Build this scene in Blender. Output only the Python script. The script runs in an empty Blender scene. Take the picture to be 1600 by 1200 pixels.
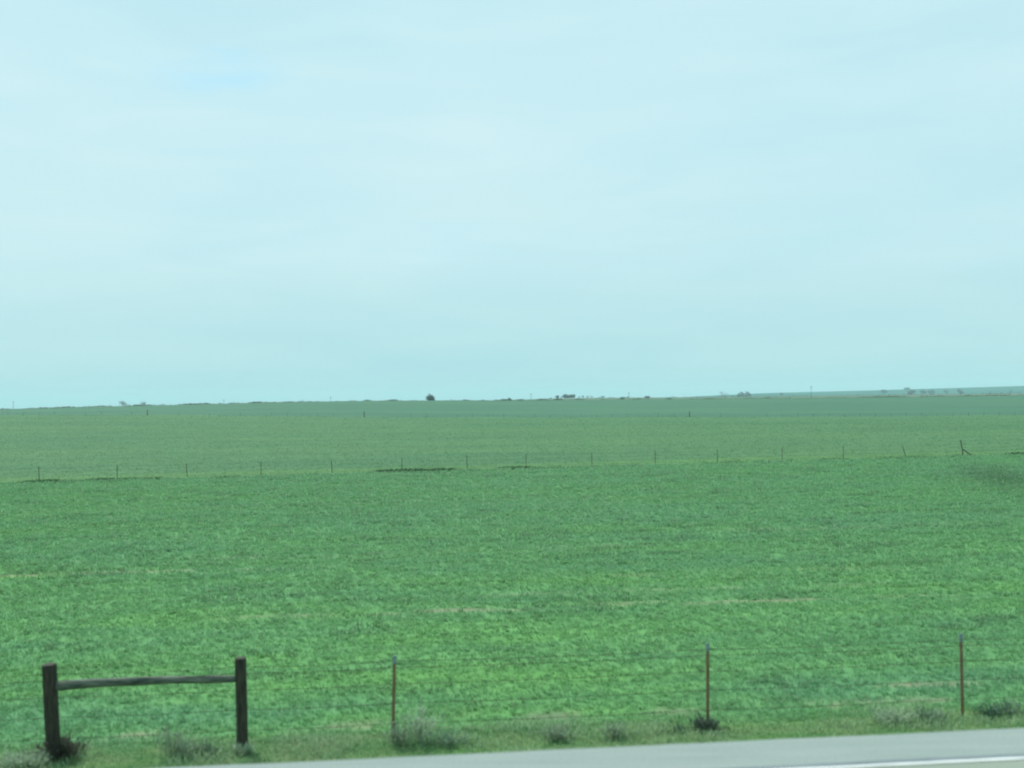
import bpy, math, random
import numpy as np
from mathutils import Vector, Matrix

random.seed(7)
RNG = np.random.default_rng(7)
SC = bpy.context.scene
COL = SC.collection

# ------------------------------------------------------------------ camera
F = 1570.0                      # focal length in pixels of a 1600 px wide picture
CAMZ = 3.2                      # metres above the road
PITCH = math.atan(25.0 / F)
ROLL = -math.atan(0.015)
cd = bpy.data.cameras.new('camera')
cam = bpy.data.objects.new('camera', cd)
COL.objects.link(cam)
cd.sensor_width = 36.0
cd.lens = 36.0 * F / 1600.0
cd.clip_start = 0.1
cd.clip_end = 20000
cd.dof.use_dof = True
cd.dof.focus_distance = 70.0
cd.dof.aperture_fstop = 0.85
MCAM = (Matrix.Translation((0, 0, CAMZ)) @ Matrix.Rotation(math.pi / 2 + PITCH, 4, 'X')
        @ Matrix.Rotation(ROLL, 4, 'Z'))
cam.matrix_world = MCAM
SC.camera = cam
SC.render.resolution_x = 1024
SC.render.resolution_y = 768

# ------------------------------------------------------------------ sky
SUN_EL, SUN_AZ = math.radians(52), math.radians(-35)     # azimuth from +Y towards +X
world = bpy.data.worlds.new('World')
SC.world = world
world.use_nodes = True
wt = world.node_tree
for n in list(wt.nodes):
    wt.nodes.remove(n)
wo = wt.nodes.new('ShaderNodeOutputWorld')
bg = wt.nodes.new('ShaderNodeBackground')
bg.inputs['Strength'].default_value = 0.10
sky = wt.nodes.new('ShaderNodeTexSky')
sky.sky_type = 'NISHITA'
sky.sun_disc = False
sky.sun_elevation = SUN_EL
sky.sun_rotation = SUN_AZ
tc = wt.nodes.new('ShaderNodeTexCoord')


def wmap(scale, loc=(0, 0, 0)):
    m = wt.nodes.new('ShaderNodeMapping')
    m.inputs['Scale'].default_value = scale
    m.inputs['Location'].default_value = loc
    wt.links.new(tc.outputs['Generated'], m.inputs['Vector'])
    return m


def wnoise(scale, mscale, detail, loc=(0, 0, 0), dist=0.0):
    m = wmap(mscale, loc)
    n = wt.nodes.new('ShaderNodeTexNoise')
    n.inputs['Scale'].default_value = scale
    n.inputs['Detail'].default_value = detail
    n.inputs['Roughness'].default_value = 0.5
    n.inputs['Distortion'].default_value = dist
    wt.links.new(m.outputs['Vector'], n.inputs['Vector'])
    return n


def wramp(src, stops):
    r = wt.nodes.new('ShaderNodeValToRGB')
    e = r.color_ramp.elements
    while len(e) < len(stops):
        e.new(0.5)
    for i, (p, c) in enumerate(stops):
        e[i].position = p
        e[i].color = (c[0], c[1], c[2], 1)
    r.color_ramp.interpolation = 'EASE'
    wt.links.new(src, r.inputs['Fac'])
    return r


def wmix(a, b, fac, mode='MIX'):
    m = wt.nodes.new('ShaderNodeMix')
    m.data_type = 'RGBA'
    m.blend_type = mode
    for s, v in ((m.inputs[0], fac), (m.inputs[6], a), (m.inputs[7], b)):
        if isinstance(v, (int, float)):
            s.default_value = v
        elif isinstance(v, tuple):
            s.default_value = (v[0], v[1], v[2], 1)
        else:
            wt.links.new(v, s)
    return m.outputs[2]


# cloud sheet colours are ten times the radiance (background strength 0.10)
sep = wt.nodes.new('ShaderNodeSeparateXYZ')
wt.links.new(tc.outputs['Generated'], sep.inputs[0])
elev = wramp(sep.outputs['Z'], [(0.0, (2.60, 4.28, 4.55)), (0.06, (2.85, 4.45, 4.72)), (0.17, (3.33, 4.82, 5.12)), (0.30, (3.44, 4.90, 5.22)), (0.5, (3.15, 4.75, 5.15)), (1.0, (3.2, 4.75, 5.1))])
n1 = wnoise(1.7, (1.0, 1.0, 3.2), 3, (3.1, 1.4, 0.3), 0.3)
v1 = wramp(n1.outputs['Fac'], [(0.28, (0.89, 0.955, 0.98)), (0.5, (1.0, 1.0, 1.0)), (0.72, (1.075, 1.025, 1.01))])
n2 = wnoise(5.0, (1.0, 1.0, 6.0), 5, (0.7, 5.4, 2.3), 0.6)
v2 = wramp(n2.outputs['Fac'], [(0.3, (0.965, 0.986, 0.995)), (0.7, (1.03, 1.012, 1.003))])
cloud = wmix(elev.outputs['Color'], v1.outputs['Color'], 1.0, 'MULTIPLY')
cloud = wmix(cloud, v2.outputs['Color'], 1.0, 'MULTIPLY')
# thin places in the sheet where some blue shows
n3 = wnoise(2.6, (1.0, 1.0, 5.5), 4, (1.9, 0.2, 4.1), 0.4)
thin = wramp(n3.outputs['Fac'], [(0.55, (0.02, 0.02, 0.02)), (0.85, (0.12, 0.12, 0.12))])
# a small gap in the sheet, up and to the left, showing clear blue
gm_ = wt.nodes.new('ShaderNodeMapping')
gm_.inputs['Scale'].default_value = (11.0, 4.0, 46.0)
gm_.inputs['Location'].default_value = (0.263 * 11.0, -0.917 * 4.0, -0.301 * 46.0)
nd = wt.nodes.new('ShaderNodeVectorMath'); nd.operation = 'MULTIPLY_ADD'
n4 = wt.nodes.new('ShaderNodeTexNoise'); n4.inputs['Scale'].default_value = 9.0; n4.inputs['Detail'].default_value = 4
m4 = wmap((1, 1, 4))
wt.links.new(m4.outputs['Vector'], n4.inputs['Vector'])
wt.links.new(n4.outputs['Color'], nd.inputs[0]); nd.inputs[1].default_value = (0.10, 0.0, 0.05)
wt.links.new(tc.outputs['Generated'], nd.inputs[2])
nd2 = wt.nodes.new('ShaderNodeVectorMath'); nd2.operation = 'SUBTRACT'; nd2.inputs[1].default_value = (0.05, 0.0, 0.025)
wt.links.new(nd.outputs[0], nd2.inputs[0])
wt.links.new(nd2.outputs[0], gm_.inputs['Vector'])
ln_ = wt.nodes.new('ShaderNodeVectorMath'); ln_.operation = 'LENGTH'
wt.links.new(gm_.outputs['Vector'], ln_.inputs[0])
gap = wramp(ln_.outputs['Value'], [(0.05, (0.55, 0.55, 0.55)), (1.0, (0, 0, 0))])
cloud = wmix(cloud, (2.55, 4.65, 5.85), gap.outputs['Color'])
skyc = wmix(cloud, sky.outputs['Color'], thin.outputs['Color'])
wt.links.new(skyc, bg.inputs['Color'])
wt.links.new(bg.outputs['Background'], wo.inputs['Surface'])

sl = bpy.data.lights.new('sun', 'SUN')
sl.energy = 2.4
sl.angle = math.radians(14)
sl.color = (1.0, 0.97, 0.90)
sun = bpy.data.objects.new('sun', sl)
COL.objects.link(sun)
sdir = Vector((math.sin(SUN_AZ) * math.cos(SUN_EL), math.cos(SUN_AZ) * math.cos(SUN_EL), math.sin(SUN_EL)))
sun.rotation_euler = sdir.to_track_quat('Z', 'Y').to_euler()
sun.location = sdir * 60

SC.view_settings.view_transform = 'Standard'
SC.view_settings.look = 'None'
SC.view_settings.exposure = 0.8
SC.view_settings.gamma = 1.0
SC.view_settings.use_curve_mapping = False
SC.cycles.filter_width = 2.0
SC.cycles.volume_bounces = 1
SC.cycles.max_bounces = 6


# ------------------------------------------------------------------ numpy noise
def _hash(ix, iy, seed):
    h = (ix.astype(np.int64) * 374761393 + iy.astype(np.int64) * 668265263 + seed * 1274126177) & 0xffffffff
    h = ((h ^ (h >> 13)) * 1274126177) & 0xffffffff
    return ((h ^ (h >> 16)) & 0xffff) / 65535.0


def vnoise(x, y, seed=0):
    x, y = np.asarray(x, float), np.asarray(y, float)
    ix, iy = np.floor(x), np.floor(y)
    fx, fy = x - ix, y - iy
    fx, fy = fx * fx * (3 - 2 * fx), fy * fy * (3 - 2 * fy)
    a, b = _hash(ix, iy, seed), _hash(ix + 1, iy, seed)
    c, d = _hash(ix, iy + 1, seed), _hash(ix + 1, iy + 1, seed)
    return (a * (1 - fx) + b * fx) * (1 - fy) + (c * (1 - fx) + d * fx) * fy


def fbm(x, y, seed=0, octs=4, gain=0.5):
    t, a, s = 0.0, 1.0, 0.0
    for o in range(octs):
        t = t + a * vnoise(x * 2 ** o + 17.3 * o, y * 2 ** o + 5.1 * o, seed + o)
        s += a
        a *= gain
    return t / s


def sstep(a, b, x):
    t = np.clip((x - a) / (b - a), 0, 1)
    return t * t * (3 - 2 * t)


# ------------------------------------------------------------------ terrain
ROADSLOPE = 0.09          # the road and roadside fence run y = s + 0.09 x
EDGE = 9.2                # far edge of the road
FENCE = 14.71             # roadside fence
ROWS = [  # depth, [(picture column, pixels above the level line)]  (gentle land, known from its skyline)
    (300, [(-400, -9), (0, -12), (250, -16), (600, -24), (1100, -31.5), (1500, -36), (2000, -38)]),
    (520, [(-400, -5), (0, -3.5), (200, -1), (400, 1), (570, 2), (700, 0.8), (800, -1), (1100, -3), (1350, -4), (1600, -5), (2200, -6)]),
    (1200, [(0, -7), (450, -6), (700, -1.2), (800, 0.3), (870, 1.4), (950, 1.0), (1100, 0), (1200, 0), (1350, -.6), (1600, -1.6), (2200, -2)]),
    (2800, [(0, -4), (1000, -3), (1080, 1), (1130, 3), (1200, 5), (1350, 6.5), (1500, 8.5), (1600, 10), (2000, 13), (2600, 10)]),
]


def terrain(x, y):
    x, y = np.asarray(x, float), np.asarray(y, float)
    P = 800 + F * x / np.maximum(y, 85)
    rows = []
    base = np.full_like(P, -4.9)
    rows.append((85.0, base))
    vals = {}
    for d, tab in ROWS:
        vals[d] = np.interp(P, [t[0] for t in tab], [t[1] for t in tab]) * d / F
    rows.append((300.0, vals[300]))
    rows.append((520.0, vals[520]))
    rows.append((760.0, vals[520] - 6.5))
    rows.append((1200.0, vals[1200]))
    rows.append((1700.0, vals[1200] - 9.0))
    rows.append((2800.0, vals[2800]))
    rows.append((3600.0, vals[2800] - 25))
    rows.append((7000.0, base * 0 - 30))
    z = base.copy()
    for (d0, z0), (d1, z1) in zip(rows[:-1], rows[1:]):
        t = sstep(d0, d1, y)
        if d1 == 520.0:
            t = np.clip((y - d0) / (d1 - d0), 0, 1)
            t = np.sin(t * math.pi / 2)
        m = (y >= d0) & (y <= d1)
        z = np.where(m, z0 * (1 - t) + z1 * t, z)
    z = np.where(y > 7000, -30, z)
    # gentle unevenness
    z = z + (fbm(x / 9, y / 5, 3, 3) - 0.5) * 0.10 * sstep(15.5, 24, y)
    z = z + (fbm(x / 60, y / 60, 9, 2) - 0.5) * 0.5 * sstep(100, 260, y) * (1 - sstep(4000, 5000, y))
    # road embankment
    s = y - ROADSLOPE * x
    emb = sstep(13.9, EDGE + 0.15, s) * sstep(-11.0, -5.2, s)
    top = -0.25 - CAMZ
    z = np.where(s < 16, -4.9 * (1 - emb) + top * emb, z)
    return z + CAMZ


def tz(x, y):
    return float(terrain(np.array([x]), np.array([y]))[0])


MINV = MCAM.inverted()


def project(p):
    q = MINV @ Vector(p)
    return 800 + F * q.x / -q.z, 600 - F * q.y / -q.z


def stand(px, depth):
    """point of the ground at this depth that shows in picture column px"""
    x = (px - 800) / F * depth
    for _ in range(6):
        z = tz(x, depth)
        x += (px - project((x, depth, z))[0]) / F * depth
    return Vector((x, depth, tz(x, depth)))


# ------------------------------------------------------------------ object helpers
def tag(o, label=None, cat=None, group=None, kind=None):
    if label: o['label'] = label
    if cat: o['category'] = cat
    if group: o['group'] = group
    if kind: o['kind'] = kind
    return o


def link(name, me, parent=None, mat=None):
    o = bpy.data.objects.new(name, me)
    COL.objects.link(o)
    if parent: o.parent = parent
    if mat: me.materials.append(mat)
    return o


def empty(name, loc, rz=0.0):
    o = bpy.data.objects.new(name, None)
    o.empty_display_size = 0.3
    o.location = loc
    o.rotation_euler = (0, 0, rz)
    COL.objects.link(o)
    return o


def np_mesh(name, verts, faces, smooth=False, colour=None):
    """verts (N,3), faces (M,k) of one size"""
    me = bpy.data.meshes.new(name)
    verts = np.ascontiguousarray(verts, np.float32)
    faces = np.ascontiguousarray(faces, np.int32)
    M, k = faces.shape
    me.vertices.add(len(verts))
    me.vertices.foreach_set('co', verts.ravel())
    me.loops.add(M * k)
    me.loops.foreach_set('vertex_index', faces.ravel())
    me.polygons.add(M)
    me.polygons.foreach_set('loop_start', np.arange(M, dtype=np.int32) * k)
    me.polygons.foreach_set('loop_total', np.full(M, k, np.int32))
    me.polygons.foreach_set('use_smooth', np.full(M, smooth, bool))
    if colour is not None:
        a = me.color_attributes.new('tint', 'FLOAT_COLOR', 'POINT')
        c = np.ones((len(verts), 4), np.float32)
        c[:, :colour.shape[1]] = colour
        a.data.foreach_set('color', c.ravel())
    me.update(calc_edges=True)
    return me


class MB:
    def __init__(self):
        self.v, self.f = [], []

    def tube(self, pts, radii, n=8, cap=True, phase=0.0, wob=0.0):
        pts = [Vector(p) for p in pts]
        b0 = len(self.v)
        up = Vector((0.13, 0.97, 0.2))
        for i, p in enumerate(pts):
            t = (pts[min(i + 1, len(pts) - 1)] - pts[max(i - 1, 0)]).normalized()
            a = t.cross(up)
            if a.length < 0.2: a = t.cross(Vector((1, 0, 0)))
            a.normalize()
            b = t.cross(a)
            for k in range(n):
                an = 2 * math.pi * k / n + phase
                r = radii[i] * (1 + wob * random.uniform(-1, 1))
                self.v.append(p + a * math.cos(an) * r + b * math.sin(an) * r)
        for i in range(len(pts) - 1):
            for k in range(n):
                k2 = (k + 1) % n
                self.f.append((b0 + i * n + k, b0 + i * n + k2, b0 + (i + 1) * n + k2, b0 + (i + 1) * n + k))
        if cap:
            self.f.append(tuple(b0 + k for k in reversed(range(n))))
            self.f.append(tuple(b0 + (len(pts) - 1) * n + k for k in range(n)))

    def prism(self, prof, z0, z1, sx=1.0):
        b = len(self.v)
        n = len(prof)
        for z in (z0, z1):
            for (x, y) in prof:
                self.v.append(Vector((x, y, z)))
        for k in range(n):
            k2 = (k + 1) % n
            self.f.append((b + k, b + k2, b + n + k2, b + n + k))
        self.f.append(tuple(b + k for k in reversed(range(n))))
        self.f.append(tuple(b + n + k for k in range(n)))

    def box(self, c, h):
        b = len(self.v)
        for dz in (-1, 1):
            for dy in (-1, 1):
                for dx in (-1, 1):
                    self.v.append(Vector((c[0] + dx * h[0], c[1] + dy * h[1], c[2] + dz * h[2])))
        for q in ((0, 2, 3, 1), (4, 5, 7, 6), (0, 1, 5, 4), (2, 6, 7, 3), (0, 4, 6, 2), (1, 3, 7, 5)):
            self.f.append(tuple(b + i for i in q))

    def mesh(self, name, smooth=False):
        me = bpy.data.meshes.new(name)
        me.from_pydata([tuple(v) for v in self.v], [], self.f)
        if smooth:
            me.polygons.foreach_set('use_smooth', [True] * len(me.polygons))
        me.update()
        return me


# ------------------------------------------------------------------ materials
class NT:
    def __init__(self, name, rough=0.8, spec=0.3):
        self.m = bpy.data.materials.new(name)
        self.m.use_nodes = True
        self.t = self.m.node_tree
        self.p = self.t.nodes['Principled BSDF']
        self.out = self.t.nodes['Material Output']
        self.p.inputs['Roughness'].default_value = rough
        self.p.inputs['Specular IOR Level'].default_value = spec

    def put(self, sock, v):
        if isinstance(v, (int, float)): sock.default_value = v
        elif isinstance(v, tuple): sock.default_value = (v + (1,))[:4] if len(sock.default_value) == 4 else v
        else: self.t.links.new(v, sock)

    def coord(self, scale=(1, 1, 1), kind='Object'):
        c = self.t.nodes.new('ShaderNodeTexCoord')
        m = self.t.nodes.new('ShaderNodeMapping')
        m.inputs['Scale'].default_value = scale
        self.t.links.new(c.outputs[kind], m.inputs['Vector'])
        return m.outputs['Vector']

    def noise(self, scale, vec=None, detail=4, rough=0.5):
        n = self.t.nodes.new('ShaderNodeTexNoise')
        n.inputs['Scale'].default_value = scale
        n.inputs['Detail'].default_value = detail
        n.inputs['Roughness'].default_value = rough
        if vec is not None: self.t.links.new(vec, n.inputs['Vector'])
        return n.outputs['Fac']

    def ramp(self, fac, stops):
        r = self.t.nodes.new('ShaderNodeValToRGB')
        e = r.color_ramp.elements
        while len(e) < len(stops): e.new(0.5)
        for i, (p, c) in enumerate(stops):
            if isinstance(c, (int, float)): c = (c, c, c)
            e[i].position = p
            e[i].color = (c[0], c[1], c[2], 1)
        self.t.links.new(fac, r.inputs['Fac'])
        return r.outputs['Color']

    def mix(self, a, b, fac=1.0, mode='MIX'):
        m = self.t.nodes.new('ShaderNodeMix')
        m.data_type = 'RGBA'
        m.blend_type = mode
        self.put(m.inputs[0], fac)
        self.put(m.inputs[6], a)
        self.put(m.inputs[7], b)
        return m.outputs[2]

    def attr(self, name='tint'):
        a = self.t.nodes.new('ShaderNodeAttribute')
        a.attribute_name = name
        return a.outputs['Color']

    def bump(self, h, strength, dist):
        b = self.t.nodes.new('ShaderNodeBump')
        b.inputs['Strength'].default_value = strength
        b.inputs['Distance'].default_value = dist
        self.t.links.new(h, b.inputs['Height'])
        self.t.links.new(b.outputs['Normal'], self.p.inputs['Normal'])

    def base(self, v):
        self.put(self.p.inputs['Base Color'], v)
        return self.m


def leaf_material(name, trans=0.35, rough=0.55, spec=0.25):
    n = NT(name, rough, spec)
    c = n.attr()
    n.base(c)
    tr = n.t.nodes.new('ShaderNodeBsdfTranslucent')
    n.t.links.new(c, tr.inputs['Color'])
    mx = n.t.nodes.new('ShaderNodeMixShader')
    mx.inputs[0].default_value = trans
    n.t.links.new(n.p.outputs[0], mx.inputs[1])
    n.t.links.new(tr.outputs[0], mx.inputs[2])
    n.t.links.new(mx.outputs[0], n.out.inputs['Surface'])
    return n.m


def two_tone(name, a, b, scale=20, stretch=(1, 1, 1), rough=0.85, spec=0.2, bump=0.3, bd=0.004):
    n = NT(name, rough, spec)
    v = n.coord(stretch)
    f = n.noise(scale, v, 5, 0.6)
    n.base(n.ramp(f, [(0.32, a), (0.68, b)]))
    n.bump(f, bump, bd)
    return n.m


M_LEAF = leaf_material('wheat_leaf', 0.42)
M_DRY = leaf_material('dry_grass', 0.25, 0.8, 0.1)
M_TREE = leaf_material('tree_foliage', 0.15, 0.9, 0.05)
M_POST = two_tone('creosoted_post', (0.018, 0.022, 0.019), (0.085, 0.072, 0.055), 9, (3.5, 3.5, 0.45), bump=0.9, bd=0.015)
M_RAIL = two_tone('weathered_rail', (0.035, 0.050, 0.042), (0.20, 0.225, 0.18), 6, (0.5, 3, 3), bump=0.9, bd=0.012)
M_BARK = two_tone('tree_bark', (0.05, 0.05, 0.045), (0.09, 0.085, 0.075), 3)
M_RUST = two_tone('rusty_steel', (0.16, 0.105, 0.065), (0.30, 0.19, 0.115), 14, (1, 1, 0.6), 0.8, 0.2)
M_TIP = two_tone('galvanised_tip', (0.16, 0.21, 0.24), (0.27, 0.34, 0.38), 20, rough=0.5, spec=0.4)
M_WIRE = two_tone('rusty_wire', (0.07, 0.065, 0.045), (0.13, 0.10, 0.07), 3, rough=0.8)
M_FARPOST = two_tone('grey_post', (0.10, 0.095, 0.075), (0.16, 0.14, 0.11), 3)
M_POLE = two_tone('pole_wood', (0.06, 0.055, 0.05), (0.10, 0.09, 0.08), 2)


# ------------------------------------------------------------------ crop colours
def bare_mask(x, y):
    """strips and patches where the crop is thin and the straw-coloured soil shows"""
    def strip(y0, slope, w, x0, x1, seed, amt):
        c = y0 + slope * x + (fbm(x / 2.5, x * 0, seed, 3) - 0.5) * w * 1.6
        m = np.exp(-((y - c) / w) ** 2) * sstep(x0 - 2, x0 + 1, x) * (1 - sstep(x1 - 1, x1 + 2, x))
        return m * amt * sstep(0.38, 0.60, fbm(x / 1.1, y / 0.3, seed + 9, 3))
    m = strip(23.6, 0.085, 0.22, -6, 10, 31, 1.0)
    m = np.maximum(m, strip(25.3, 0.085, 0.18, -1, 9, 33, 0.5))
    m = np.maximum(m, strip(36.3, 0.09, 0.4, 8, 24, 35, 0.7))
    m = np.maximum(m, strip(30.6, 0.09, 0.22, -19, -6, 36, 0.8))
    m = np.maximum(m, strip(33.0, 0.09, 0.3, -20, 4, 37, 0.45))
    m = np.maximum(m, strip(50.0, 0.12, 0.6, -30, 6, 38, 0.4))
    m = np.maximum(m, strip(27.6, 0.09, 0.3, 1, 16, 39, 0.35))
    m = np.maximum(m, 1.3 * np.exp(-((y - 17.05 - (x - 7.2) * 0.09) / 0.09) ** 2) * sstep(5.7, 6.6, x) * (1 - sstep(7.6, 8.3, x)))
    e = y - ROADSLOPE * x - 15.55
    m = np.maximum(m, 0.75 * np.exp(-(e / 0.2) ** 2) * sstep(0.5, 0.68, fbm(x / 0.8, y / 0.35, 44, 3)))
    return np.clip(m, 0, 1)


def lush(x, y):
    """0..1 : fresh yellow-green to deep blue-green, drawn out along the drill rows"""
    s = y - ROADSLOPE * x
    a = fbm(x / 7.0, s / 1.6, 51, 4, 0.55)
    b = fbm(x / 1.3, s / 0.45, 57, 3, 0.6)
    c = fbm(x / 22.0, s / 6, 61, 3)
    v = 0.5 + (a - 0.5) * 1.0 + (b - 0.5) * 0.8 + (c - 0.5) * 0.5 + 0.28 * sstep(22, 50, y)  # the last term paints distance haze into the crop, turning it bluer
    v = v + 0.40 * np.exp(-((s - 16.4) / 0.55) ** 2) * (0.5 + a) - 0.25 * np.exp(-((s - 17.9) / 0.5) ** 2)
    for (cx, cy, rx, ry, am) in ((0.25, 24.45, 0.5, 0.22, 0.9), (-0.9, 24.3, 0.25, 0.15, 0.6), (-12.3, 29.2, 0.7, 0.2, 0.6), (29.5, 61, 3.0, 9.0, 0.45)):  # the last, largest spot is a window smear painted into the crop hue
        v = v + am * np.exp(-((x - cx) / rx) ** 2 - ((y - cy) / ry) ** 2)
    return np.clip(v, 0, 1)


def lerp(a, b, t):
    return a + (b - a) * t[..., None]


C_YEL = np.array((0.138, 0.335, 0.108))
C_DEEP = np.array((0.140, 0.338, 0.160))
C_SOIL = np.array((0.26, 0.27, 0.18))


def ground_colour(x, y):
    s = y - ROADSLOPE * x
    lu = lush(x, y)
    near = lerp(C_YEL * 0.80, C_DEEP * 0.75, lu)
    near = lerp(near, C_SOIL * 0.85, bare_mask(x, y))
    # second field: paler, greyer
    f2 = y - (70.9 + 0.19 * x)
    a = fbm(x / 30, y / 9, 71, 4)
    b = fbm(x / 4, y / 2.5, 75, 3)
    m2 = lerp(np.array((0.088, 0.184, 0.081)), np.array((0.067, 0.160, 0.079)), np.clip(0.5 + (a - .5) * 1.6 + (b - .5) * 0.7, 0, 1))
    verge = np.exp(-((f2 - 3.0) / 2.8) ** 2) * 0.75
    m2 = lerp(m2, np.array((0.092, 0.195, 0.070)), verge)
    col = lerp(near, m2, sstep(-0.3, 0.6, f2))
    # third field: darker band beyond the far fence
    c = fbm(x / 60, y / 14, 81, 4)
    m3 = lerp(np.array((0.070, 0.162, 0.098)), np.array((0.054, 0.140, 0.090)), np.clip(0.5 + (c - .5) * 2, 0, 1))
    col = lerp(col, m3, sstep(298, 306, y + (fbm(x / 20, y * 0, 82, 2) - .5) * 12))
    # rough pasture along the crest and beyond
    d = fbm(x / 25, y / 12, 85, 4)
    m4 = lerp(np.array((0.125, 0.150, 0.100)), np.array((0.066, 0.13, 0.078)), np.clip(0.5 + (d - .5) * 2.6, 0, 1))
    col = lerp(col, m4, sstep(500, 515, y + (d - .5) * 20))
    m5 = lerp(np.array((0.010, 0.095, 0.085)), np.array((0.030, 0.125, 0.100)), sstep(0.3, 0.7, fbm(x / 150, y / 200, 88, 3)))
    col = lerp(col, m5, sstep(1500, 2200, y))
    # verge below the road bank
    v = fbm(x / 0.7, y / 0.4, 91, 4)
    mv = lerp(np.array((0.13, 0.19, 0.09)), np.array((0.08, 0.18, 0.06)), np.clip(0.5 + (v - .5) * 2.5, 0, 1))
    mv = lerp(mv, np.array((0.035, 0.042, 0.030)), 1 - sstep(9.9, 10.6, s))  # dark strip painted in for the shade behind the pavement edge
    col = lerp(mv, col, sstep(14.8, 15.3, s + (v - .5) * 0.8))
    return col


# ------------------------------------------------------------------ ground sheet
def axis_vals(segs):
    out = []
    for a, b, st in segs:
        out.append(np.arange(a, b, st))
    return np.concatenate(out)


gx = np.concatenate([-np.geomspace(130, 7000, 50)[::-1], np.arange(-129, -31, 1.2), np.arange(-31, 31, 0.3), np.arange(31, 130, 1.2), np.geomspace(131, 7000, 50)])
gy = np.concatenate([-np.geomspace(14, 7000, 30)[::-1], np.arange(-13, 8, 1.0), np.arange(8, 40, 0.22), np.arange(40, 95, 0.5), np.arange(95, 320, 2.0), np.arange(320, 620, 3.0), np.geomspace(622, 7000, 110)])
GX, GY = np.meshgrid(gx, gy)
GZ = terrain(GX, GY)
nx, ny = len(gx), len(gy)
verts = np.stack([GX, GY, GZ], -1).reshape(-1, 3)
ii = np.arange(nx * ny).reshape(ny, nx)
faces = np.stack([ii[:-1, :-1], ii[:-1, 1:], ii[1:, 1:], ii[1:, :-1]], -1).reshape(-1, 4)
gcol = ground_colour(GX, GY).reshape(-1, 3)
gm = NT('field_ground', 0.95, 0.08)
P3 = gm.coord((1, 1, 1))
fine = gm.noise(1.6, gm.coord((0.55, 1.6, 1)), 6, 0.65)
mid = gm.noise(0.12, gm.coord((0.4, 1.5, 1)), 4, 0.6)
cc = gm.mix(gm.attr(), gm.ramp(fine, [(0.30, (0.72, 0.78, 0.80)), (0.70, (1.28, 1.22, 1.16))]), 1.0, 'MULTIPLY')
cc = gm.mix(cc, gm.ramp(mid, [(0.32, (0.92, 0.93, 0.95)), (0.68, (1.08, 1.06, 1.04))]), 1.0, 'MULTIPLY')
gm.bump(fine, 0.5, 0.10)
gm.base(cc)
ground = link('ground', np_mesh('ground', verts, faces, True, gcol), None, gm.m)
tag(ground, 'flat green farmland rolling gently to a low skyline', kind='structure')

# ------------------------------------------------------------------ road
PHI = math.atan(ROADSLOPE)
CS = math.cos(PHI)


def road_sheet(name, s0, s1, z0, z1, mat, x0=-400, x1=400, n=200, wob=0.0, seed=1):
    xs = np.concatenate([np.linspace(x0, -15, n // 4), np.linspace(-14.9, 14.9, n), np.linspace(15, x1, n // 4)])
    e = (fbm(xs / 0.5, xs * 0, seed, 3) - 0.5) * wob
    ya = s0 + ROADSLOPE * xs
    yb = s1 + ROADSLOPE * xs + e
    k = len(xs)
    v = [np.stack([xs, ya, np.full(k, z0)], -1), np.stack([xs, yb, np.full(k, z1)], -1), np.stack([xs, yb, np.full(k, z1 - 0.14)], -1), np.stack([xs, ya, np.full(k, z0 - 0.14)], -1)]
    v = np.concatenate(v)
    i = np.arange(k - 1)
    fs = []
    for a in range(4):
        b = (a + 1) % 4
        fs.append(np.stack([a * k + i, a * k + i + 1, b * k + i + 1, b * k + i], -1))
    return link(name, np_mesh(name, v, np.concatenate(fs)), None, mat)


rm = NT('road_paving', 0.9, 0.2)
RV = rm.coord((0.25, 2.2, 1))
a1 = rm.noise(1.8, RV, 6, 0.6)
a2 = rm.noise(60, rm.coord((0.6, 1, 1)), 3, 0.6)
rc = rm.ramp(a1, [(0.3, (0.222, 0.270, 0.252)), (0.7, (0.270, 0.315, 0.297))])
sx_ = rm.t.nodes.new('ShaderNodeSeparateXYZ')
rm.t.links.new(rm.coord((1, 1, 1)), sx_.inputs[0])
ml = rm.t.nodes.new('ShaderNodeMath'); ml.operation = 'MULTIPLY_ADD'
rm.t.links.new(sx_.outputs['X'], ml.inputs[0]); ml.inputs[1].default_value = -ROADSLOPE
rm.t.links.new(sx_.outputs['Y'], ml.inputs[2])
lt = rm.t.nodes.new('ShaderNodeMath'); lt.operation = 'LESS_THAN'; lt.inputs[1].default_value = 8.41
rm.t.links.new(ml.outputs[0], lt.inputs[0])
rc = rm.mix(rc, rm.mix(rc, (1.04, 1.0, 0.88), 1.0, 'MULTIPLY'), lt.outputs[0])
a3 = rm.noise(9, rm.coord((0.12, 3.0, 1)), 4, 0.6)
rc = rm.mix(rc, rm.ramp(a3, [(0.3, 0.93), (0.7, 1.06)]), 1.0, 'MULTIPLY')
rc = rm.mix(rc, rm.ramp(a2, [(0.3, 0.86), (0.7, 1.12)]), 1.0, 'MULTIPLY')
rm.bump(a2, 0.4, 0.004)
rm.base(rc)
tag(road_sheet('road', -5.0, EDGE, 0.0, 0.0, rm.m, wob=0.03), 'pale grey paved highway shoulder and lane in the foreground', kind='structure')


def paint(name, s, w, z, mat, label):
    xs = np.concatenate([np.linspace(-400, -15, 30), np.linspace(-14.9, 14.9, 240), np.linspace(15, 400, 30)])
    k = len(xs)
    e0 = (fbm(xs / 0.12, xs * 0, 5, 3) - .5) * 0.012
    e1 = (fbm(xs / 0.12, xs * 0, 8, 3) - .5) * 0.012
    v = np.concatenate([np.stack([xs, s + ROADSLOPE * xs + e0, np.full(k, z)], -1), np.stack([xs, s + w + ROADSLOPE * xs + e1, np.full(k, z)], -1)])
    i = np.arange(k - 1)
    o = link(name, np_mesh(name, v, np.stack([i, i + 1, k + i + 1, k + i], -1)), None, mat)
    tag(o, label, kind='structure')
    return o


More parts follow.
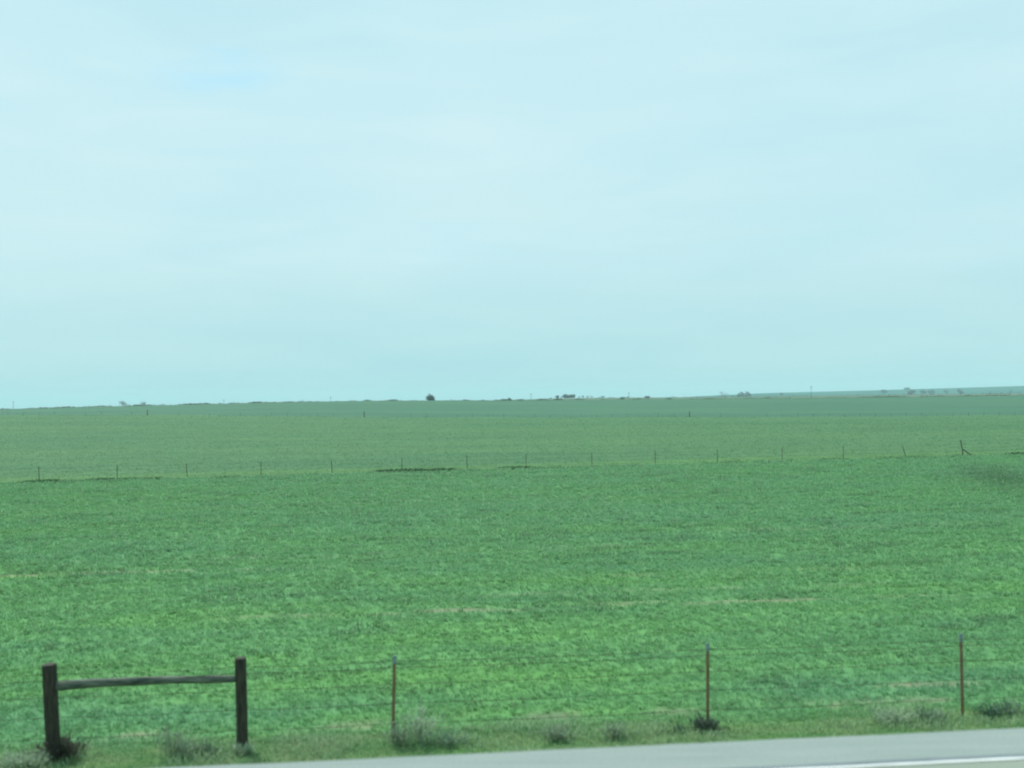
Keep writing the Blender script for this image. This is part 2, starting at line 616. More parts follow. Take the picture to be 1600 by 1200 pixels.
seal = two_tone('sealed_joint', (0.10, 0.13, 0.15), (0.20, 0.235, 0.25), 6, (0.3, 2, 1), bump=0.1)
white = two_tone('white_road_paint', (0.66, 0.68, 0.66), (0.85, 0.86, 0.84), 8, (0.4, 2, 1), rough=0.6, bump=0.1)
paint('road_joint', 8.455, 0.085, 0.004, seal, 'dark sealed joint running beside the white edge line')
paint('road_edge_line', 8.412, 0.040, 0.008, white, 'white painted edge line along the highway')


# ------------------------------------------------------------------ blades (numpy)
def blades(bx, by, bz, length, width, lean, az, col, droop=0.35):
    """kite-shaped bent leaves: 5 verts, 3 tris-> quad + tri as 2 quads/tri mix kept to triangles"""
    n = len(bx)
    dx, dy = np.cos(az), np.sin(az)
    sx, sy = -dy, dx
    base = np.stack([bx, by, bz], -1)
    h1 = length * 0.55
    m = base + np.stack([dx * h1 * np.sin(lean), dy * h1 * np.sin(lean), h1 * np.cos(lean)], -1)
    l2 = np.minimum(lean + droop, 1.9)
    tip = m + np.stack([dx * length * .5 * np.sin(l2), dy * length * .5 * np.sin(l2), length * .5 * np.cos(l2)], -1)
    side = np.stack([sx, sy, np.zeros(n)], -1) * width[:, None] * 0.5
    V = np.stack([base, m - side, m + side, tip], 1).reshape(-1, 3)
    i = np.arange(n) * 4
    Fc = np.concatenate([np.stack([i, i + 2, i + 1], -1), np.stack([i + 1, i + 2, i + 3], -1)])
    C = np.repeat(col, 4, axis=0)
    C[0::4] *= 0.85
    return V, Fc, C


def stuff_blades(name, parts, mat, label, cat):
    vs, fs, cs, off = [], [], [], 0
    for V, Fc, C in parts:
        vs.append(V); fs.append(Fc + off); cs.append(C); off += len(V)
    o = link(name, np_mesh(name, np.concatenate(vs), np.concatenate(fs), False, np.concatenate(cs)), None, mat)
    tag(o, label, cat, kind='stuff')
    return o


# winter wheat from the roadside fence to the cross fence
edges = np.geomspace(14.2, 92, 26)
parts = []
for y0, y1 in zip(edges[:-1], edges[1:]):
    ym = 0.5 * (y0 + y1)
    size = 0.082 * (ym / 15) ** 0.66
    half = 0.53 * y1 + 3.0
    n = int(2 * half * (y1 - y0) * 1.25 / size ** 2)
    x = RNG.uniform(-half, half, n)
    y = RNG.uniform(y0, y1, n)
    s = y - ROADSLOPE * x
    f2 = y - (70.9 + 0.19 * x)
    keep = (s > 14.75 + 0.5 * vnoise(x / 0.6, y / 0.6, 12)) & (f2 < -0.2)
    keep &= RNG.random(n) > bare_mask(x, y) * 0.96
    x, y = x[keep], y[keep]
    n = len(x)
    lu = lush(x, y)
    z = terrain(x, y)
    clump = fbm(x / 0.5, (y - 0.25 * x) / 0.3, 63, 3)
    hole = sstep(0.58, 0.72, fbm(x / 1.5, (y - 0.12 * x) / 0.45, 67, 3))
    patch = 1 - 0.36 * np.exp(-((x - 27.8 - 0.35 * (y - 57)) / 2.1) ** 2 - ((y - 57) / 10.0) ** 2)  # blurred window smear painted into the leaf colour as a darker area
    for k in range(4):
        bl = size * (0.75 + 0.35 * lu + 0.15 * (clump - 0.4) + 0.15 * hole) * RNG.uniform(0.7, 1.3, n)
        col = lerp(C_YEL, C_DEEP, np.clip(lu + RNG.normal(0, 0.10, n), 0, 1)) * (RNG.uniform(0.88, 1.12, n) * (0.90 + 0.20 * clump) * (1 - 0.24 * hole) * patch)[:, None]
        dry = RNG.random(n) < 0.012
        col[dry] = np.array((0.27, 0.38, 0.18))
        az = RNG.normal(0.25, 1.3, n)
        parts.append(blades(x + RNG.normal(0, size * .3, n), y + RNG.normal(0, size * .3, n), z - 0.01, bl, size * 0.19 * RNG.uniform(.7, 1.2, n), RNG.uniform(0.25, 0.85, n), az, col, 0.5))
for y0, y1 in zip(np.geomspace(63, 300, 22)[:-1], np.geomspace(63, 300, 22)[1:]):
    ym = 0.5 * (y0 + y1)
    size = 0.105 * (ym / 15) ** 0.66
    half = 0.53 * y1 + 3.0
    n = int(2 * half * (y1 - y0) * 0.42 / size ** 2)
    x = RNG.uniform(-half, half, n)
    y = RNG.uniform(y0, y1, n)
    k = (y - (70.9 + 0.19 * x)) > 0.8
    x, y = x[k], y[k]
    n = len(x)
    z = terrain(x, y)
    base = ground_colour(x, y)
    gr = fbm(x / (ym / 55), y / (ym / 12), 173, 3)
    for q in range(3):
        col = base * (1.75 * RNG.uniform(0.78, 1.22, n) * (0.78 + 0.44 * gr))[:, None]
        parts.append(blades(x + RNG.normal(0, size * .3, n), y + RNG.normal(0, size * .3, n), z - 0.01, min(0.13, size * .6) * (0.6 + 0.8 * gr) * RNG.uniform(.6, 1.3, n), size * 0.26 * RNG.uniform(.6, 1.3, n), RNG.uniform(0.5, 1.2, n), RNG.uniform(0, 6.28, n), col, 0.5))
stuff_blades('wheat', parts, M_LEAF, 'young green winter wheat covering the field behind the roadside fence', 'crop')

# verge grass between road bank and fence
n = 60000
x = RNG.uniform(-13, 13, n)
s = 15.25 - np.abs(RNG.normal(0, 1.7, n))
s = np.where(s < 9.5, RNG.uniform(12.5, 15.5, n), s)
y = s + ROADSLOPE * x
z = terrain(x, y)
pn = fbm(x / 0.9, y / 0.5, 101, 4)
dryn = np.clip(0.50 + (pn - 0.5) * 2.4 + RNG.normal(0, 0.25, n), 0, 1)
col = lerp(np.array((0.13, 0.33, 0.10)), np.array((0.33, 0.46, 0.27)), dryn) * RNG.uniform(0.8, 1.15, n)[:, None]
ln = (0.05 + 0.10 * sstep(0.4, 0.75, pn)) * RNG.uniform(0.6, 1.3, n) * (0.2 + 0.8 * sstep(9.6, 12.5, s))
stuff_blades('verge_grass', [blades(x, y, z - 0.01, ln, 0.010 * RNG.uniform(.7, 1.5, n), RNG.uniform(0.05, 0.8, n), RNG.uniform(0, 6.28, n), col)], M_DRY,
             'half dry rough grass on the bank between road and roadside fence', 'grass')

# weeds along the cross fence
n = 22000
x = RNG.uniform(-46, 52, n)
f = RNG.normal(0.0, 0.28, n)
y = 70.9 + 0.19 * x + f
pn = fbm(x / 2.2, x * 0 + 3, 111, 4)
spots = sum(a * np.exp(-((x - c) / w) ** 2) for c, w, a in ((-8.0, 2.5, .9), (-5.0, 1.5, .7), (34.3, 1.6, 1.0), (40.0, 3, .8), (-26, 4, .5), (1.5, 3, .5), (-31, 3, .4)))
k = RNG.random(n) < (0.25 + 0.75 * sstep(0.45, 0.65, pn) + spots)
x, y, pn, spots = x[k], y[k], pn[k], spots[k]
n = len(x)
col = lerp(np.array((0.055, 0.120, 0.065)), np.array((0.12, 0.22, 0.09)), np.clip(RNG.normal(0.35, 0.3, n) - 0.3 * spots, 0, 1))
stuff_blades('fence_line_weeds', [blades(x, y, terrain(x, y) - .02, (0.07 + 0.13 * sstep(.4, .7, pn) + 0.13 * spots) * RNG.uniform(.5, 1.2, n), 0.05 * RNG.uniform(.6, 1.4, n), RNG.uniform(0, .7, n), RNG.uniform(0, 6.28, n), col)],
             M_DRY, 'dark weeds growing in a line under the cross fence', 'weeds')

# brush and tall weeds on the far crests
pp = []
for (yc, sp, n, hmin, hmax, xw, seed, ca, cb) in ((512, 9, 26000, 0.25, 0.95, 330, 121, (0.09, 0.15, 0.10), (0.24, 0.26, 0.19)),
                                              (1180, 40, 9000, 0.4, 2.0, 700, 131, (0.06, 0.10, 0.075), (0.16, 0.17, 0.12)),
                                              (303, 1.2, 5000, 0.10, 0.25, 190, 141, (0.05, 0.11, 0.06), (0.12, 0.18, 0.09))):
    x = RNG.uniform(-xw, xw, n)
    y = yc + RNG.normal(0, sp, n)
    pn = fbm(x / (yc / 130), y / (yc / 20), seed, 4)
    k = pn > 0.42
    x, y, pn = x[k], y[k], pn[k]
    n = len(x)
    col = lerp(np.array(ca), np.array(cb), np.clip(RNG.normal(0.5, 0.35, n), 0, 1))
    L = (hmin + (hmax - hmin) * sstep(0.5, 0.8, pn)) * RNG.uniform(.5, 1.2, n)
    pp.append(blades(x, y, terrain(x, y) - .05, L, L * 0.45, RNG.uniform(0, .6, n), RNG.uniform(0, 6.28, n), col))
stuff_blades('crest_brush', pp, M_TREE, 'low brush and tall dry weeds along the far crests', 'brush')


# ------------------------------------------------------------------ roadside fence
def fence_xy(px):
    r = (px - 800) / F
    y = FENCE / (1 - ROADSLOPE * r)
    x = r * y
    for _ in range(4):
        y = FENCE + ROADSLOPE * x
        z = -1.7
        x += (px - project((x, y, z + 0.5))[0]) / F * y
    y = FENCE + ROADSLOPE * x
    return x, y, tz(x, y)


fence = empty('roadside_fence', (0, FENCE, -1.7))
tag(fence, 'barbed wire fence near the road with wooden end brace and three rusty steel posts', 'fence')
FO = Vector((0, FENCE, -1.7))

TPROF = [(-0.024, -0.004), (0.024, -0.004), (0.024, 0.003), (0.005, 0.004), (0.004, 0.036), (-0.004, 0.036), (-0.005, 0.004), (-0.024, 0.003)]
tb = MB()
tb.prism(TPROF, -0.25, 1.13)
for q in range(14):
    tb.box((0.0, -0.009, 0.12 + q * 0.072), (0.007, 0.005, 0.010))
me_tpost = tb.mesh('steel_post'); me_tpost.materials.append(M_RUST)
tb = MB()
tb.prism([(a * 1.12, b * 1.12) for a, b in TPROF], 1.13, 1.245)
me_tip = tb.mesh('post_tip'); me_tip.materials.append(M_TIP)
for i, (px, ly, lx) in enumerate(((-260, .01, 0), (613, 0.035, 0.02), (1105, 0.020, -0.01), (1503, 0.0, 0.0), (1960, -0.01, 0))):
    x, y, z = fence_xy(px)
    p = bpy.data.objects.new('steel_post', me_tpost); COL.objects.link(p); p.parent = fence
    p.location = Vector((x, y, z)) - FO
    p.rotation_euler = (lx, ly, PHI)
    t = bpy.data.objects.new('post_tip', me_tip); COL.objects.link(t); t.parent = p


def wood_post(px, r, h, lean):
    x, y, z = fence_xy(px)
    m = MB()
    m.tube([(0, 0, -0.3), (0, 0, 0.0), (0.002, 0, 0.25), (0, 0, 0.6), (-0.003, 0, h - .02), (-.003, 0, h)], [r * 1.04, r * 1.03, r * 1.0, r * .98, r * .98, r * .93], 16, True, 0, 0.035)
    o = link('wooden_post', m.mesh('wooden_post', False), fence, M_POST)
    o.location = Vector((x, y, z)) - FO
    o.rotation_euler = (0, lean, PHI)
    return x, y, z


lx_, ly_, lz_ = wood_post(83, 0.098, 1.30, -0.035)
rx_, ry_, rz_ = wood_post(378, 0.081, 1.29, -0.006)
m = MB()
pts, rad = [], []
for i in range(15):
    t = i / 14
    X = lx_ + 0.06 + (rx_ - lx_ - 0.10) * t
    Y = ly_ + (ry_ - ly_) * t
    Z = lz_ + 0.985 + (0.995 + rz_ - lz_ - 0.985) * t + 0.035 * math.sin(math.pi * min(1, t * 1.25)) + 0.008 * math.sin(9 * t + 1)
    pts.append(Vector((X, Y, Z)) - FO)
    rad.append(0.066 - 0.018 * t + 0.003 * math.sin(17 * t))
m.tube(pts, rad, 12, True, 0, 0.03)
o = link('brace_rail', m.mesh('brace_rail', True), fence, M_RAIL)
o['label'] = 'grey weathered round rail between the two wooden posts'
# strands
stops = [fence_xy(px) for px in (-700, -260, 83, 378, 613, 1105, 1503, 1960, 2400)]
for hgt in (1.165, 1.075, 0.84, 0.56, 0.27):
    m = MB()
    pts = []
    for (a, b) in zip(stops[:-1], stops[1:]):
        nseg = 24
        for q in range(nseg):
            t = q / nseg
            sag = -0.022 * 4 * t * (1 - t) * (0.6 + hgt * .4)
            p = Vector(a).lerp(Vector(b), t)
            pts.append(p + Vector((0, -0.014, hgt + sag + random.uniform(-.002, .002))) - FO)
    m.tube(pts, [0.0033] * len(pts), 4, True)
    for q in range(3, len(pts) * 3 - 6):
        t = q / 3
        i0 = int(t)
        if i0 + 1 >= len(pts): break
        p = pts[i0].lerp(pts[i0 + 1], t - i0)
        a = random.uniform(0, 3.14)
        dv = Vector((0.25, math.cos(a), math.sin(a))) * 0.016
        b = len(m.v)
        m.v += [p - dv, p + dv, p + Vector((0.006, 0, 0.004))]
        m.f.append((b, b + 1, b + 2))
    link('barbed_wire', m.mesh('barbed_wire'), fence, M_WIRE)

# ------------------------------------------------------------------ cross fence (about 70 m out)
PX2 = [-190, -62, 62, 183, 293, 408, 519, 628, 730, 822, 925, 1024, 1121, 1222, 1318, 1416, 1504]


def fence2_xy(px):
    x = (px - 800) / F * 70
    for _ in range(6):
        y = 70.9 + 0.19 * x
        x += (px - project((x, y, -1.7))[0]) / F * y
    y = 70.9 + 0.19 * x
    return Vector((x, y, tz(x, y)))


O2 = fence2_xy(800)
fence2 = empty('cross_fence', O2)
tag(fence2, 'thin wire fence crossing the middle of the green fields with a braced corner post', 'fence')
tb = MB()
tb.prism([(-0.022, -0.01), (0.022, -0.01), (0.022, 0.01), (0.01, 0.012), (0.008, 0.045), (-0.008, 0.045), (-0.01, 0.012), (-0.022, 0.01)], -0.2, 1.03)
me_f2 = tb.mesh('steel_post'); me_f2.materials.append(M_FARPOST)
lean2 = {1416: -0.30, 62: -0.06, 293: -0.08}
st2 = []
for px in PX2:
    p = fence2_xy(px)
    st2.append(p)
    if px == 1504: continue
    o = bpy.data.objects.new('steel_post', me_f2); COL.objects.link(o); o.parent = fence2
    o.location = p - O2
    o.scale = (1, 1, random.uniform(.93, 1.05))
    o.rotation_euler = (0, lean2.get(px, random.uniform(-.04, .03)), random.uniform(-.2, .2))
pc = fence2_xy(1504.5)
m = MB(); m.tube([(0, 0, -.3), (-0.02, 0, 0.55), (-0.17, 0, 1.32)], [0.05, 0.045, 0.04], 8)
o = link('corner_post', m.mesh('corner_post'), fence2, M_FARPOST); o.location = pc - O2
m = MB(); m.tube([(0.02, -0.02, 0.58), (0.42, -.02, 0.27), (0.86, -.02, 0.0)], [0.04, 0.045, 0.05], 6)
o = link('brace_pole', m.mesh('brace_pole'), fence2, M_FARPOST); o.location = pc - O2
st2.append(fence2_xy(1620)); st2.append(fence2_xy(1760))
for p in st2[-2:]:
    o = bpy.data.objects.new('steel_post', me_f2); COL.objects.link(o); o.parent = fence2
    o.location = p - O2
for hgt in (0.97, 0.72, 0.47, 0.22):
    m = MB()
    pts = []
    for a, b in zip(st2[:-1], st2[1:]):
        for q in range(5):
            t = q / 5
            pts.append(a.lerp(b, t) + Vector((0, -.02, hgt - 0.02 * 4 * t * (1 - t))) - O2)
    m.tube(pts, [0.0035] * len(pts), 3, True)
    link('wire', m.mesh('wire'), fence2, M_WIRE)

# ------------------------------------------------------------------ far fence (about 300 m out)
O3 = stand(800, 300)
fence3 = empty('far_fence', O3)
tag(fence3, 'distant row of tiny fence posts between the pale field and the dark far field', 'fence')
tb = MB(); tb.prism([(-.032, -.032), (.032, -.032), (.032, .032), (-.032, .032)], -0.2, 1.1)
me_f3 = tb.mesh('fence_post'); me_f3.materials.append(M_FARPOST)
tb = MB(); tb.tube([(0, 0, -.2), (0, 0, .9), (0.03, 0, 1.75)], [0.16, 0.14, 0.11], 7)
me_f3b = tb.mesh('thick_post'); me_f3b.materials.append(M_FARPOST)
px = -60.0
prev = None
w3 = []
while px < 1680:
    p = stand(px, 300)
    big = any(abs(px - b) < 12 for b in (231, 573, 1088))
    if big or px > 1250 or random.random() < 0.65:
        o = bpy.data.objects.new('thick_post' if big else 'fence_post', me_f3b if big else me_f3)
        COL.objects.link(o); o.parent = fence3
        o.location = p - O3
        o.rotation_euler = (0, random.uniform(-.08, .08), 0)
        if not big: o.scale = (1, 1, random.uniform(.75, 1.2))
    w3.append(p + Vector((0, 0, .85)) - O3)
    px += 24.2
m = MB(); m.tube(w3, [0.012] * len(w3), 3)
link('wire', m.mesh('wire'), fence3, M_WIRE)

# fence posts on the crest at the right
O4 = stand(1500, 512)
f4 = empty('crest_fence', O4)
tag(f4, 'few dark posts standing on the field crest at the far right', 'fence')
for px, h, w in ((1268, 1.2, .06), (1389, 1.2, .06), (1440, 1.4, .07), (1502, 2.1, .08), (1513, 1.2, .13), (1547, 2.2, .16), (1563, 1.3, .07), (1578, 2.0, .07), (1593, 2.0, .09), (1640, 1.6, .1)):
    m = MB(); m.tube([(0, 0, -.3), (0, 0, h * .6), (random.uniform(-.05, .05), 0, h)], [w, w * .95, w * .85], 6)
    o = link('wooden_post', m.mesh('wooden_post'), f4, M_FARPOST)
    o.location = stand(px, 512) - O4

# ------------------------------------------------------------------ utility poles (about 900 m out)
pb = MB(); pb.tube([(0, 0, -.5), (0, 0, 6), (0, 0, 10.5)], [0.17, 0.15, 0.12], 8)
me_pole = pb.mesh('pole'); me_pole.materials.append(M_POLE)
pb = MB(); pb.box((0, -.2, 9.7), (1.1, .09, .10))
me_arm = pb.mesh('crossarm'); me_arm.materials.append(M_POLE)
pole_where = {21: 'utility pole far off at the left end of the skyline', 187: 'utility pole rising from the bare thicket on the left skyline',
              350: 'utility pole on the skyline midway between the left thicket and the lone pole further right', 517: 'utility pole on the skyline left of the lone round tree',
              830: 'utility pole on the skyline left of the dense grove', 983: 'utility pole on the skyline right of the dense grove',
              1268: 'utility pole above the blue green hill right of the twin trees'}
for px, top in ((21, 626.5), (187, 626.5), (350, 624), (517, 619.5), (830, 614.5), (983, 612.5), (1268, 602.5)):
    D = 880
    p = stand(px, D)
    h = (project(p)[1] - top) * D / F / 10.5
    print('POLE', px, round(h * 10.5, 1))
    r = empty('utility_pole', p, 0.06)
    tag(r, pole_where[px], 'pole', 'utility poles along the far skyline')
    # the top reaches a known height above the crest
    for nme, me in (('pole', me_pole), ('crossarm', me_arm)):
        o = bpy.data.objects.new(nme, me); COL.objects.link(o); o.parent = r
    r.scale = (1, 1, h)


# ------------------------------------------------------------------ trees
def tree(px, depth, w, h, dense, label, group, seed, lift=0.12, sink=0.0, name='tree'):
    rng = np.random.default_rng(seed)
    random.seed(seed)
    p = stand(px, depth)
    p.z -= sink
    r = empty(name, p)
    tag(r, label, 'tree', group)
    m = MB()
    tr = 0.03 * h + 0.03
    fork = h * lift
    m.tube([(0, 0, -.4), (0.02 * h, 0, fork * .6), (0, 0, fork * 1.1)], [tr * 1.3, tr, tr * .8], 7)
    tips = []
    nl = 7
    for k in range(nl):
        a = 2 * math.pi * k / nl + random.uniform(-.4, .4)
        q = random.uniform(.45, .9)
        e = Vector((math.cos(a) * w * .42 * q, math.sin(a) * w * .42 * q, fork + (h - fork) * random.uniform(.15, .85)))
        mid = Vector((e.x * .4, e.y * .4, fork + (e.z - fork) * .55))
        m.tube([(0, 0, fork * .9), mid, e], [tr * .6, tr * .4, tr * .12], 5)
        for j in range(4):
            e2 = e + Vector((random.uniform(-1, 1) * w * .18, random.uniform(-1, 1) * w * .18, random.uniform(-.1, 1) * h * .16))
            m.tube([mid.lerp(e, .5), e2], [tr * .22, tr * .06], 4, False)
            tips.append(e2)
        tips.append(e)
    link('trunk', m.mesh('trunk'), r, M_BARK)
    n = int(1500 * dense) + 300
    T = np.array([tuple(t) for t in tips])
    c = T[rng.integers(0, len(T), n)]
    sp = np.array((w * .14, w * .14, h * .14))
    q = c + rng.normal(0, 1, (n, 3)) * sp
    # keep inside an uneven dome
    ang = np.arctan2(q[:, 1], q[:, 0])
    lim = 1 + 0.3 * np.sin(3 * ang + seed) + 0.2 * np.sin(5 * ang + 2 * seed) + 0.35 * np.sin(q[:, 2] / h * 9 + seed + q[:, 0] / w * 8)
    rr = (np.hypot(q[:, 0], q[:, 1]) / (w * .52)) ** 2 + ((q[:, 2] - (fork + (h - fork) * .45)) / ((h - fork) * .62)) ** 2
    k = (rr < lim) & (q[:, 2] > fork * .6)
    q = q[k]; n = len(q)
    sz = (0.045 if dense > .5 else 0.03) * w * rng.uniform(.6, 1.4, n)
    d1 = rng.normal(0, 1, (n, 3)); d1 /= np.linalg.norm(d1, axis=1)[:, None]
    d2 = rng.normal(0, 1, (n, 3)); d2 -= (d2 * d1).sum(1)[:, None] * d1; d2 /= np.linalg.norm(d2, axis=1)[:, None]
    thin = 1.0 if dense > .5 else .35
    V = np.stack([q - d1 * sz[:, None], q + d2 * (sz * thin)[:, None], q + d1 * sz[:, None], q - d2 * (sz * thin)[:, None]], 1).reshape(-1, 3)
    i = np.arange(n) * 4
    base = np.array((0.13, 0.18, 0.17)) if dense > .5 else np.array((0.13, 0.14, 0.14))
    C = np.repeat(base * rng.uniform(.7, 1.35, n)[:, None], 4, axis=0)
    link('crown', np_mesh('crown', V, np.stack([i, i + 1, i + 2, i + 3], -1), False, C), r, M_TREE)
    return r


LOG = []
G_L = 'bare trees and shrubs of the left skyline'
G_M = 'trees around the grove in the middle of the skyline'
G_R = 'trees on the blue green hill at right'
TREES = [
    # px, depth, width in metres, height in metres, density
    (673, 620, 5.6, 5, 1.0, 'lone round dark tree standing by itself on the middle of the skyline', None),
    (192, 600, 4.6, 5.6, 0.5, 'bare twiggy tree, leftmost of the left skyline thicket', G_L),
    (200, 600, 3.5, 4.6, 0.5, 'small bare tree just right of the leftmost thicket tree', G_L),
    (212, 600, 4.0, 4.4, 0.5, 'low bare tree in the gap of the left skyline thicket', G_L),
    (224, 600, 4.4, 6.2, 0.5, 'tallest bare tree at the right of the left skyline thicket', G_L),
    (232, 600, 4.0, 5.0, 0.5, 'bare tree leaning against the tallest one in the left thicket', G_L),
    (254, 600, 4.6, 4.2, .3, 'low wide bare shrub alone, right of the left skyline thicket', G_L),
    (157, 600, 2.5, 3.6, 0.5, 'tiny bare shrub on the skyline left of the left thicket', G_L),
    (172, 600, 2.5, 4.0, 0.5, 'second tiny bare shrub nearest the left thicket', G_L),
    (361, 600, 3.2, 3.6, .4, 'small low shrub on the skyline right of the pole at left', G_L),
    (372, 600, 1.6, 4.4, .4, 'narrow upright shrub on the left part of the skyline', G_L),
    (470, 600, 4.0, 4.6, .5, 'low dark bush on the rising part of the left skyline', G_L),
    (795, 600, 4.0, 5.0, .6, 'small bush where the crest meets the paler distant land', G_M),
    (871, 1180, 5.0, 5.0, .6, 'small tree at the left end of the middle grove', G_M),
    (877, 1190, 3.5, 4.2, .5, 'little tree touching the left side of the dense grove', G_M),
    (884, 1180, 8.0, 6.6, 1.0, 'left half of the dense dark domed grove on the skyline', G_M),
    (893, 1185, 8.5, 6.6, 1.0, 'right half of the dense dark domed grove on the skyline', G_M),
    (905, 1190, 4.0, 4.4, .4, 'small bare tree just right of the dense grove', G_M),
    (911, 1190, 2.5, 5.0, .6, 'thin upright tree right of the dense grove', G_M),
    (918, 1185, 5.0, 5.0, .35, 'pale bare tree in the row right of the dense grove', G_M),
    (924, 1190, 4.5, 4.8, .35, 'pale bare tree ending the row right of the dense grove', G_M),
    (942, 1180, 6.0, 4.6, .5, 'small round tree apart from the row, right of the grove', G_M),
    (973, 1000, 4.5, 4.4, .6, 'dark shrub below the pole right of the grove', G_M),
    (1011, 1100, 6.0, 4.6, .8, 'low round shrub right of the middle pole', G_M),
    (1046, 1000, 7.0, 3.6, .7, 'low wide shrub near where the far hill begins to rise', G_M),
    (1132, 1900, 18.0, 16.5, .35, 'tall bare spreading tree at the left foot of the far hill', G_R),
    (1159, 1950, 13.0, 10.5, .8, 'left one of the twin round trees on the far hill', G_R),
    (1169, 1950, 13.0, 11.0, 1.0, 'right one of the twin round trees on the far hill', G_R),
    (1221, 2300, 10.0, 7.5, .7, 'small dark bush on the hill right of the twin trees', G_R),
    (1381, 2300, 14.0, 10.0, 1.0, 'dark tree just under the hill skyline, left of the hilltop tree', G_R),
    (1417, 2600, 14.0, 11.0, 1.0, 'round tree breaking the hill skyline', G_R),
    (1424, 2100, 17.0, 8.0, 1.0, 'wide dark thicket below the round hilltop tree', G_R),
    (1443, 2100, 12.0, 8.0, .8, 'dark bush left in the row of hillside bushes', G_R),
    (1456, 2150, 14.0, 8.5, .9, 'dark bush middle in the row of hillside bushes', G_R),
    (1478, 2150, 10.0, 6.5, .6, 'faint bush right in the row of hillside bushes', G_R),
    (1500, 2100, 12.0, 9.0, .8, 'round bush on the hillside left of the crest fence posts', G_R),
    (1579, 2000, 3.5, 9.0, .5, 'thin upright tree on the hillside at the far right', G_R),
]
SKY_TOP = {673: 616.5, 192: 627, 200: 630, 212: 631, 224: 626.5, 232: 631, 254: 631, 157: 632.5, 172: 632.5, 361: 628.5, 372: 628,
           470: 625.5, 795: 622.8, 871: 618, 877: 620, 884: 616.3, 893: 616.3, 905: 619, 911: 618, 918: 618.5, 924: 619, 942: 618.5, 973: 620.5, 1011: 619,
           1046: 621, 1132: 610.5, 1159: 613, 1169: 612.5, 1221: 614, 1381: 608.5, 1417: 606, 1424: 609.5, 1443: 609.5, 1456: 609, 1478: 610, 1500: 608, 1579: 607.5}
for i, (px, D, w, h, dn, lab, grp) in enumerate(TREES):
    p = stand(px, D)
    base = project(p)[1]
    h = max(2.2, (base - SKY_TOP[px]) * D / F)      # tall enough to show over the crest in front
    LOG.append((px, D, round(base, 1), round(h, 2)))
    tree(px, D, max(w, h * 0.5), h, dn, lab, grp, 999 if px == 673 else 300 + i, lift=0.28 if px == 673 else 0.12)


# ------------------------------------------------------------------ weeds at the roadside fence
def weed(px, ds, h, w, n, ca, cb, label, seed, upright=0.5, mat=M_DRY):
    rng = np.random.default_rng(seed)
    x0, y0, z0 = fence_xy(px)
    y0 += ds
    z0 = tz(x0, y0)
    n = int(n * 0.42)
    a = rng.uniform(0, 2 * math.pi, n)
    q = np.abs(rng.normal(0, 1, n))
    bx = np.cos(a) * q * w * .16; by = np.sin(a) * q * w * .12
    az = a + rng.normal(0, .5, n)
    lean = np.abs(rng.normal(0, 1, n)) * upright
    L = h * rng.uniform(.35, 1.0, n)
    col = lerp(np.array(ca), np.array(cb), rng.random(n))
    V1, F1, C1 = blades(bx, by, np.zeros(n) - .02, L, 0.010 * rng.uniform(.6, 1.6, n), lean, az, col, .25)
    # side twigs with seed heads
    tips = V1[3::4]
    k = rng.integers(0, n, n * 2)
    s0 = V1[0::4][k] * 0.35 + tips[k] * 0.65
    V2, F2, C2 = blades(s0[:, 0], s0[:, 1], s0[:, 2], h * .16 * rng.uniform(.5, 1.3, 2 * n), 0.018 * rng.uniform(.6, 1.4, 2 * n), rng.uniform(.2, 1.2, 2 * n), rng.uniform(0, 6.28, 2 * n), lerp(np.array(cb), np.array(ca), rng.random(2 * n)), .3)
    me = np_mesh('dry_weed', np.concatenate([V1, V2]), np.concatenate([F1, F2 + len(V1)]), False, np.concatenate([C1, C2]))
    o = link('dry_weed', me, None, mat)
    o.location = (x0, y0, z0)
    tag(o, label, 'weed', 'dead weeds along the roadside fence')


GREY, TAN, BRN, DRK = (0.28, 0.40, 0.28), (0.40, 0.48, 0.34), (0.22, 0.27, 0.18), (0.12, 0.21, 0.14)
weed(98, -0.10, 0.42, .75, 900, (0.09, 0.08, 0.06), (0.06, 0.08, 0.06), 'dark brown weed clump at the foot of the left wooden post', 1, .55)
weed(50, -0.35, 0.30, 1.1, 500, GREY, TAN, 'pale dry weed clump left of the left wooden post', 2, .8)
weed(80, -0.40, 0.30, .6, 300, GREY, TAN, 'pale grass tuft in front of the left wooden post', 3, .5)
weed(275, -0.15, 0.52, .5, 130, BRN, GREY, 'thin upright dead stalk weed under the middle of the rail', 4, .22)
weed(298, -0.20, 0.30, .8, 300, BRN, GREY, 'brownish low weed right of the upright stalk under the rail', 5, .6)
weed(325, -0.10, 0.22, .7, 300, DRK, (0.05, .12, .06), 'dark green low weed left of the right wooden post', 6, .7)
weed(383, -0.20, 0.22, .5, 300, TAN, GREY, 'pale straw tuft at the foot of the right wooden post', 7, .6)
weed(625, -0.15, 0.40, .6, 260, GREY, BRN, 'grey dead weed at the foot of the first steel post', 8, .5)
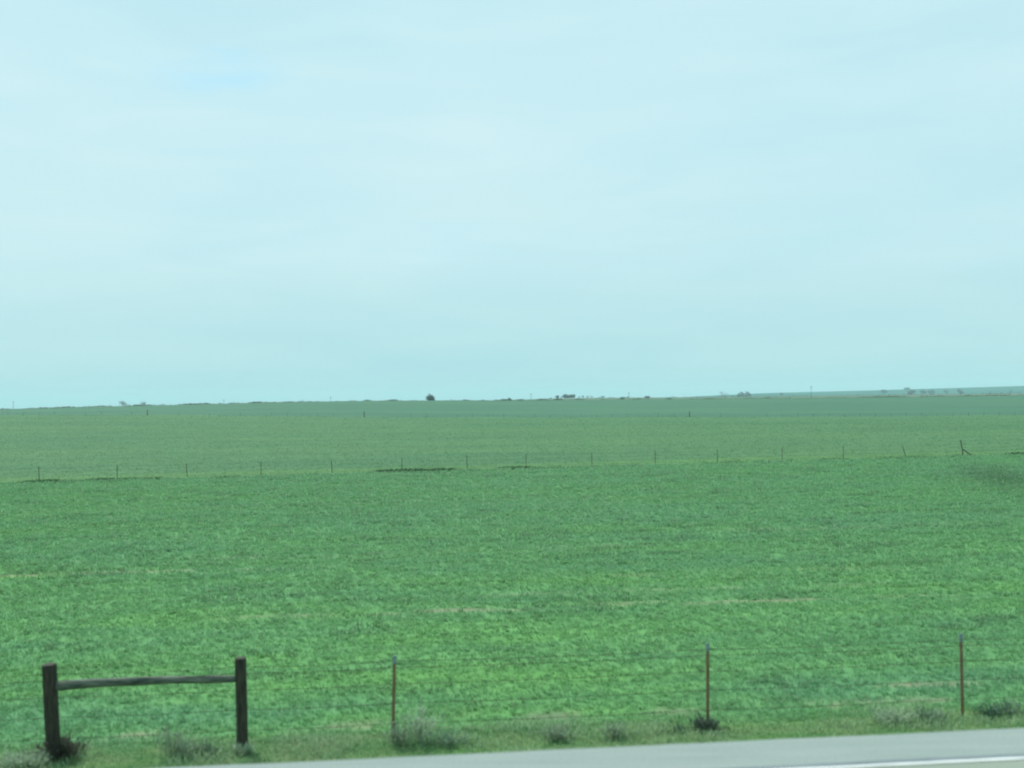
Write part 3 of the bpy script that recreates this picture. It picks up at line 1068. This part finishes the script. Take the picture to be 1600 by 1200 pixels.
weed(655, -0.05, 0.66, .75, 260, GREY, TAN, 'tall pale feathery weed right of the first steel post', 9, .38)
weed(700, -0.25, 0.28, 1.3, 420, DRK, GREY, 'low dark spreading weed right of the tall feathery weed', 10, .9)
weed(868, -0.20, 0.30, .7, 420, GREY, BRN, 'greyish weed patch between the first two steel posts', 11, .7)
weed(955, -0.25, 0.32, .6, 260, GREY, BRN, 'small grey weed left of the second steel post', 12, .5)
weed(1101, -0.08, 0.27, .62, 760, (0.08, .12, .09), (0.11, .14, .11), 'dark mound of dead weed around the foot of the second steel post', 13, .75)
weed(1058, -0.10, 0.16, .7, 260, DRK, (0.05, .12, .06), 'low dark green weed left of the dark mound', 14, .9)
weed(1390, -0.15, 0.30, 1.2, 420, GREY, TAN, 'pale dry weed left of the third steel post', 15, .7)
weed(1448, -0.15, 0.28, .9, 380, GREY, (0.07, .12, .07), 'mixed grey green weed just left of the third steel post', 16, .7)
weed(1545, -0.05, 0.24, .9, 420, DRK, (0.05, .12, .07), 'dark green weed right of the third steel post', 17, .8)
weed(1580, 0.05, 0.28, .9, 420, GREY, (0.06, .12, .07), 'grey green weed at the right edge below the fence wires', 18, .8)

# ------------------------------------------------------------------ air
m = MB()
m.box((0, 0, 0), (1, 1, 1))
hz = link('haze', m.mesh('haze'))
zlo, zhi = -45.0, 75.0
hz.location = (0, 0, (zlo + zhi) / 2)
hz.scale = (7100, 7100, (zhi - zlo) / 2)
hm = bpy.data.materials.new('haze_air')
hm.use_nodes = True
ht = hm.node_tree
for n_ in list(ht.nodes):
    if n_.type != 'OUTPUT_MATERIAL': ht.nodes.remove(n_)
hv = ht.nodes.new('ShaderNodeVolumePrincipled')
hv.inputs['Color'].default_value = (0.67, 0.94, 0.98, 1)
hv.inputs['Density'].default_value = 0.00019
ht.links.new(hv.outputs[0], ht.nodes['Material Output'].inputs['Volume'])
hz.data.materials.append(hm)
tag(hz, 'thin pale blue haze lying over the whole plain', kind='stuff')

for l in LOG: print('TREE', l)
